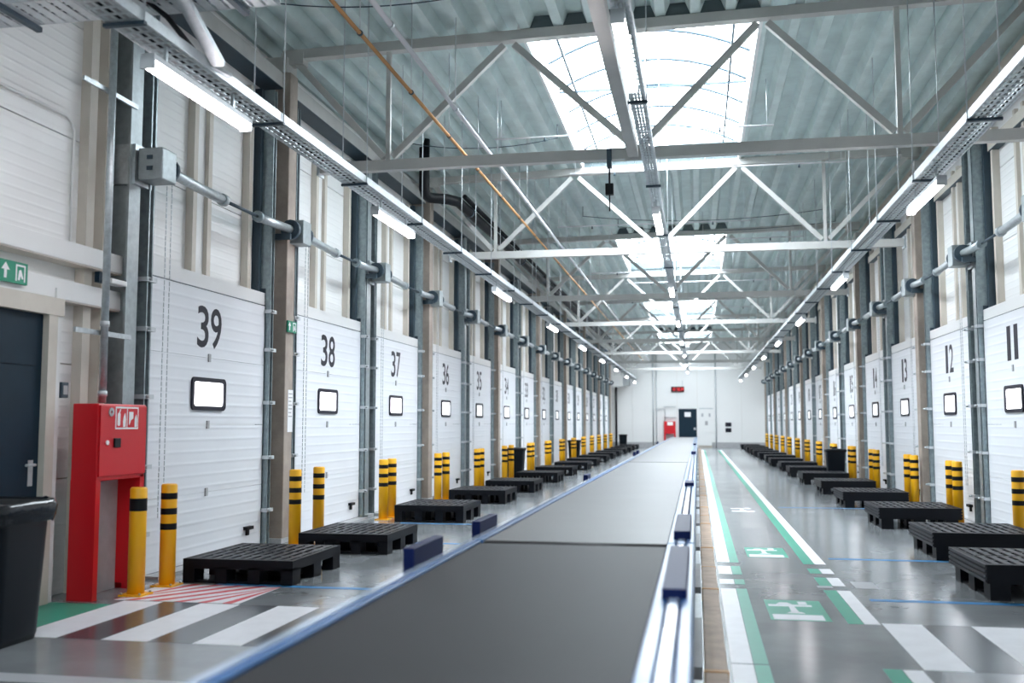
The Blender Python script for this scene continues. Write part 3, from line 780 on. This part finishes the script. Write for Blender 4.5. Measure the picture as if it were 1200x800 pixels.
# ---- personnel door (left, near) with frame, rails and fittings
r = empty('door_1', (-5.62, 7.25, 0)); tag(r, 'navy personnel door in a beige frame beside the black bin', 'door', kind='structure')
lf = MB().box(-.03, .02, -.5, .5, .01, 2.5).build('leaf', 'navy', r)
MB().box(.02, .03, -.42, .42, 2.05, 2.3).build('upper_panel', 'navy', lf)
MB().box(-.05, .08, .5, .62, 0, 2.62).build('frame_post', 'beige', r); MB().box(-.05, .06, .62, .70, 0, 2.75).build('frame_post', 'plain_white', r)
MB().box(-.05, .08, -.62, -.5, 0, 2.62).build('frame_post', 'beige', r); MB().box(-.05, .085, -.62, .70, 2.5, 2.655).build('frame_head', 'beige', r)
MB().tube([(.02, .40, 1.2), (.07, .40, 1.2), (.07, .28, 1.2)], .012, 8).build('handle', 'galv_light', r); MB().box(.02, .026, .37, .43, 1.02, 1.24).build('escutcheon', 'galv_light', r)
for z0, z1, d, mm, lab in ((2.66, 2.84, .11, 'plain_white', 'white horizontal wall rail just above the navy door'), (3.02, 3.2, .12, 'plain_white', 'white horizontal wall rail above the exit sign')):
    q = empty('wall_rail', (WL, 6.9, z0)); tag(q, lab, 'rail', kind='structure'); MB().box(0, d+.06, -1.9, 2.0, 0, z1-z0).build('rail', mm, q, bevel=.006); MB().box(0, d+.05, -1.9, 2.0, -.012, 0).build('lower_lip', 'beige', q)
def exit_sign(loc, rz, lab, s=1.0):
    q = empty('exit_sign', loc, rz); tag(q, lab, 'sign')
    MB().box(0, .02, -.17*s, .17*s, -.09*s, .09*s).build('board', 'sign_green', q)
    MB().prism([(-.12*s, -.06*s), (-.09*s, -.06*s), (-.09*s, .01*s), (-.055*s, .01*s), (-.105*s, .07*s), (-.155*s, .01*s), (-.12*s, .01*s)], 'x', .02, .022).build('arrow', 'sign_white', q)
    ring_prism(MB(), [(.02*s, -.07*s), (.14*s, -.07*s), (.14*s, .07*s), (.02*s, .07*s)], [(.035*s, -.07*s), (.125*s, -.07*s), (.125*s, .055*s), (.035*s, .055*s)], 'x', .02, .022).build('doorway', 'sign_white', q)
    mb = MB(); mb.prism([(.05*s, -.06*s), (.07*s, -.06*s), (.08*s, -.02*s), (.1*s, -.05*s), (.115*s, -.04*s), (.085*s, .03*s), (.06*s, .02*s)], 'x', .02, .0225); mb.build('running_figure', 'sign_white', q)
    return q
exit_sign((WL+.19, 7.27, 2.80), 0, 'green exit sign with arrow above the navy door')
exit_sign((XL+.21, 12.52, 2.84), 0, 'small green exit sign on the column between doors 39 and 38', .85)
r = empty('emergency_light', (WL+.18, 8.63, 2.88)); tag(r, 'small white emergency light on the wall beside the riser pipe', 'emergency light')
MB().box(0, .12, -.1, .16, 0, .05).build('body', 'plain_white', r, bevel=.008); MB().box(-.0, .05, -.2, -.1, 0, .1).build('driver_box', 'navy', r)
r = empty('switch_box', (WL+.001, 8.02, 1.78)); tag(r, 'dark green control box on the wall by the door frame', 'switch')
MB().box(0, .2, -.05, .05, 0, .14).build('body', 'dark_steel', r, bevel=.006); MB().box(.2, .205, -.03, .03, .03, .11).build('face', 'line_pale', r)
r = empty('conduit_run', (WL, 7.4, 4.4)); tag(r, 'thin conduit bending down the wall above the exit sign', 'pipe')
MB().tube([(.03, -1.8, .0), (.03, .72, .0), (.03, .82, -.04), (.03, .86, -.12), (.03, .86, -1.18)], .014, 6).build('pipe', 'plain_white', r)
MB().tube([(.03, 1.18, -.1), (.03, 1.18, -1.2)], .01, 6).build('pipe', 'beige', r)
# beige jamb posts left of dock door 39
for yy, lab in ((8.45, 'beige wall post behind the riser pipe'), (8.72, 'beige wall post left of the galvanised post by door 39')):
    q = empty('wall_post', (WL, yy, 0)); tag(q, lab, 'post', kind='structure'); MB().box(0, .10, -.06, .06, 0, 6.05).build('post', 'beige', q)

# ---- notice on the column and small wall items
r = empty('notice_sheet', (XL+.201, 12.55, 1.72)); tag(r, 'white printed notice taped to the column beside door 38', 'notice')
MB().box(0, .003, -.07, .09, -.28, .28).build('paper', 'sign_white', r)
for k in range(7): MB().box(.003, .004, -.05, .07 - .03*(k % 3 == 2), .22-k*.05, .235-k*.05).build('text_line', 'grey_duct', r)

# ---- bin with bag
r = empty('waste_bin', (-5.02, 6.42, 0)); tag(r, 'black plastic waste bin with a bin bag folded over its rim', 'bin')
def sq(w, d, rad, z): return [(x, y, z) for x, y in rrect(w, d, rad, 6)]
def loft(rings, caps=True):
    mb = MB(); n = len(rings[0])
    for R in rings: mb.v += R
    for i in range(len(rings)-1):
        for k in range(n):
            k2 = (k+1) % n; mb.f.append((i*n+k, i*n+k2, (i+1)*n+k2, (i+1)*n+k)); mb.sm.append(True)
    if caps: mb.f.append(tuple(range(n))[::-1]); mb.sm.append(False)
    return mb
loft([sq(.54, .54, .12, 0), sq(.56, .56, .12, .05), sq(.64, .64, .13, .93), sq(.68, .68, .14, .95), sq(.68, .68, .14, .98), sq(.62, .62, .12, .98), sq(.50, .50, .1, .2)]).build('body', 'bin', r)
rings = []
for z, w in ((.86, .70), (.90, .715), (.96, .725), (1.0, .70), (1.01, .66), (.98, .60), (.7, .52)):
    R = sq(w, w, .14, z); rings.append([(x*(1+random.uniform(-.012, .02)), y*(1+random.uniform(-.012, .02)), zz+random.uniform(-.025, .012)*(1 if z < .95 else .5)) for x, y, zz in R])
loft(rings, False).build('bag', 'bag', r)

# ---- end wall items
r = empty('door_2', (-.63, YF-.03, 0)); tag(r, 'navy door with white notice in the end wall', 'door', kind='structure')
lf = MB().box(-.58, .58, 0, .05, 0, 2.52).build('leaf', 'navy', r); MB().box(-.2, .2, -.008, 0, 2.0, 2.3).build('notice', 'sign_white', lf); MB().box(.38, .52, -.02, 0, 1.15, 1.3).build('lock', 'line_pale', lf)
for x in (-.66, .6): MB().box(x, x+.06, -.02, .04, 0, 2.58).build('frame_post', 'plain_white', r)
r = empty('wall_clock', (-1.25, YF-.1, 3.62)); tag(r, 'black digital wall clock with red digits above the navy door', 'clock')
MB().box(-.42, .42, 0, .1, 0, .34).build('case', 'black', r); MB().box(.3, .33, .0, .1, .34, .75).build('bracket', 'galv', r)
seg = MB()
def digit(x, on):
    w, h, t = .085, .2, .024
    S = {'a': (0, w, h-t, h), 'd': (0, w, 0, t), 'g': (0, w, h/2-t/2, h/2+t/2), 'f': (0, t, h/2, h), 'e': (0, t, 0, h/2), 'b': (w-t, w, h/2, h), 'c': (w-t, w, 0, h/2)}
    for q in on: a, b, c, d = S[q]; seg.box(x+a, x+b, -.006, 0, .07+c, .07+d)
for x, on in ((-.37, 'bc'), (-.25, 'abcdef'), (-.06, 'afgcd'), (.05, 'abcdefg'), (.19, 'abgcd'), (.30, 'bcfg')): digit(x, on)
seg.build('digits', 'clock_red', r)
r = empty('fire_cabinet', (-1.78, YF-.32, 0)); tag(r, 'red fire cabinet standing at the end wall beside the navy door', 'fire cabinet')
MB().box(-.37, .37, 0, .3, .9, 1.7).build('body', 'red', r); MB().box(-.37, -.27, 0, .3, 0, .9).build('leg', 'red', r); MB().box(.27, .37, 0, .3, 0, .9).build('leg', 'red', r)
MB().box(-.15, .2, -.006, 0, 1.45, 1.66).build('pictogram_sign', 'sign_white', r)
q = empty('pipe_frame', (-1.78, YF-.12, 1.7)); tag(q, 'thin grey pipe frame above the far red cabinet', 'pipe')
MB().tube([(-.3, 0, 0), (-.3, 0, .8), (-.9, 0, .8)], .03, 6).build('pipe', 'galv', q); MB().tube([(-.35, 0, .25), (.4, 0, .25)], .03, 6).build('pipe', 'galv', q); MB().tube([(-.4, 0, .95), (.4, 0, .95)], .025, 6).build('pipe', 'galv', q)
for x, lab in ((-2.85, 'pair of thin vertical pipes on the end wall left of the cabinet'), (1.17, 'thin vertical pipe on the end wall right of the navy door')):
    q = empty('wall_pipe', (x, YF-.05, 0)); tag(q, lab, 'pipe')
    MB().tube([(0, 0, 0), (0, 0, 6.4)], .045, 6).build('pipe', 'galv_light', q)
    if x < 0: MB().tube([(.22, 0, 0), (.22, 0, 6.4)], .03, 6).build('pipe', 'galv_light', q)
r = empty('unit_heater', (-4.9, YF-.9, 3.95)); tag(r, 'grey unit heater hung in the corner of the end wall', 'heater')
MB().box(-.55, .15, 0, .7, 0, .7).build('body', 'plain_white', r, bevel=.02); MB().box(.15, .6, .05, .65, .08, .6).build('outlet', 'galv', r)
for k in range(4): MB().box(.2, .56, .03, .05, .14+k*.11, .17+k*.11).build('louvre', 'galv_light', r)
for x in (-.4, .05): MB().tube([(x, .35, .7), (x, .35, 2.6)], .015, 6).build('hanger_rod', 'galv_light', r)
q = empty('down_pipe', (-5.25, YF-.2, 0)); tag(q, 'black down pipe in the corner below the heater', 'pipe'); MB().tube([(0, 0, 0), (0, 0, 3.95)], .07, 10).build('pipe', 'rubber', q)
MB().tube([(0, 0, .5), (0, 0, .6)], .085, 10).build('clamp', 'dark_steel', q)
r = empty('wall_panel_box', (.55, YF-.04, 1.0)); tag(r, 'pale pinboard with small notices right of the navy door', 'board')
MB().box(-.42, .42, 0, .04, .0, 1.52).build('board', 'plain_white', r); MB().box(-.45, .45, -.01, .04, 1.5, 1.56).build('top_rail', 'galv', r)
for x in (-.24, .22): MB().box(x-.06, x+.06, -.006, 0, 1.0, 1.22).build('notice', 'hook_pink' if False else 'line_pale', r)
MB().box(-.08, .1, -.006, 0, .45, .72).build('notice', 'grey_duct', r)
r = empty('sign_pair', (1.95, YF-.02, 1.0)); tag(r, 'two small dark signs stacked on the end wall', 'sign')
for z in (0, .36): MB().box(-.19, .19, 0, .02, z, z+.27).build('plate', 'num', r)
def small_bin(x, y, lab):
    q = empty('waste_bin', (x, y, 0)); tag(q, lab, 'bin', 'small black bins by the bollards')
    loft([sq(.42, .42, .08, 0), sq(.5, .5, .09, .8)], True).build('body', 'bin', q); loft([sq(.54, .54, .1, .78), sq(.56, .56, .1, .84), sq(.5, .5, .09, .86), sq(.2, .2, .05, .87)], True).build('lid', 'rubber', q)
small_bin(-5.15, 42.2, 'small black bin far down the left wall between bollards'); small_bin(-4.75, 64.9, 'black bin in the corner below the heater')
small_bin(3.7, 28.6, 'small black bin beside the pallets along the right wall'); small_bin(-5.15, 28.3, 'small black bin beside the column at the fifth left bollard pair')
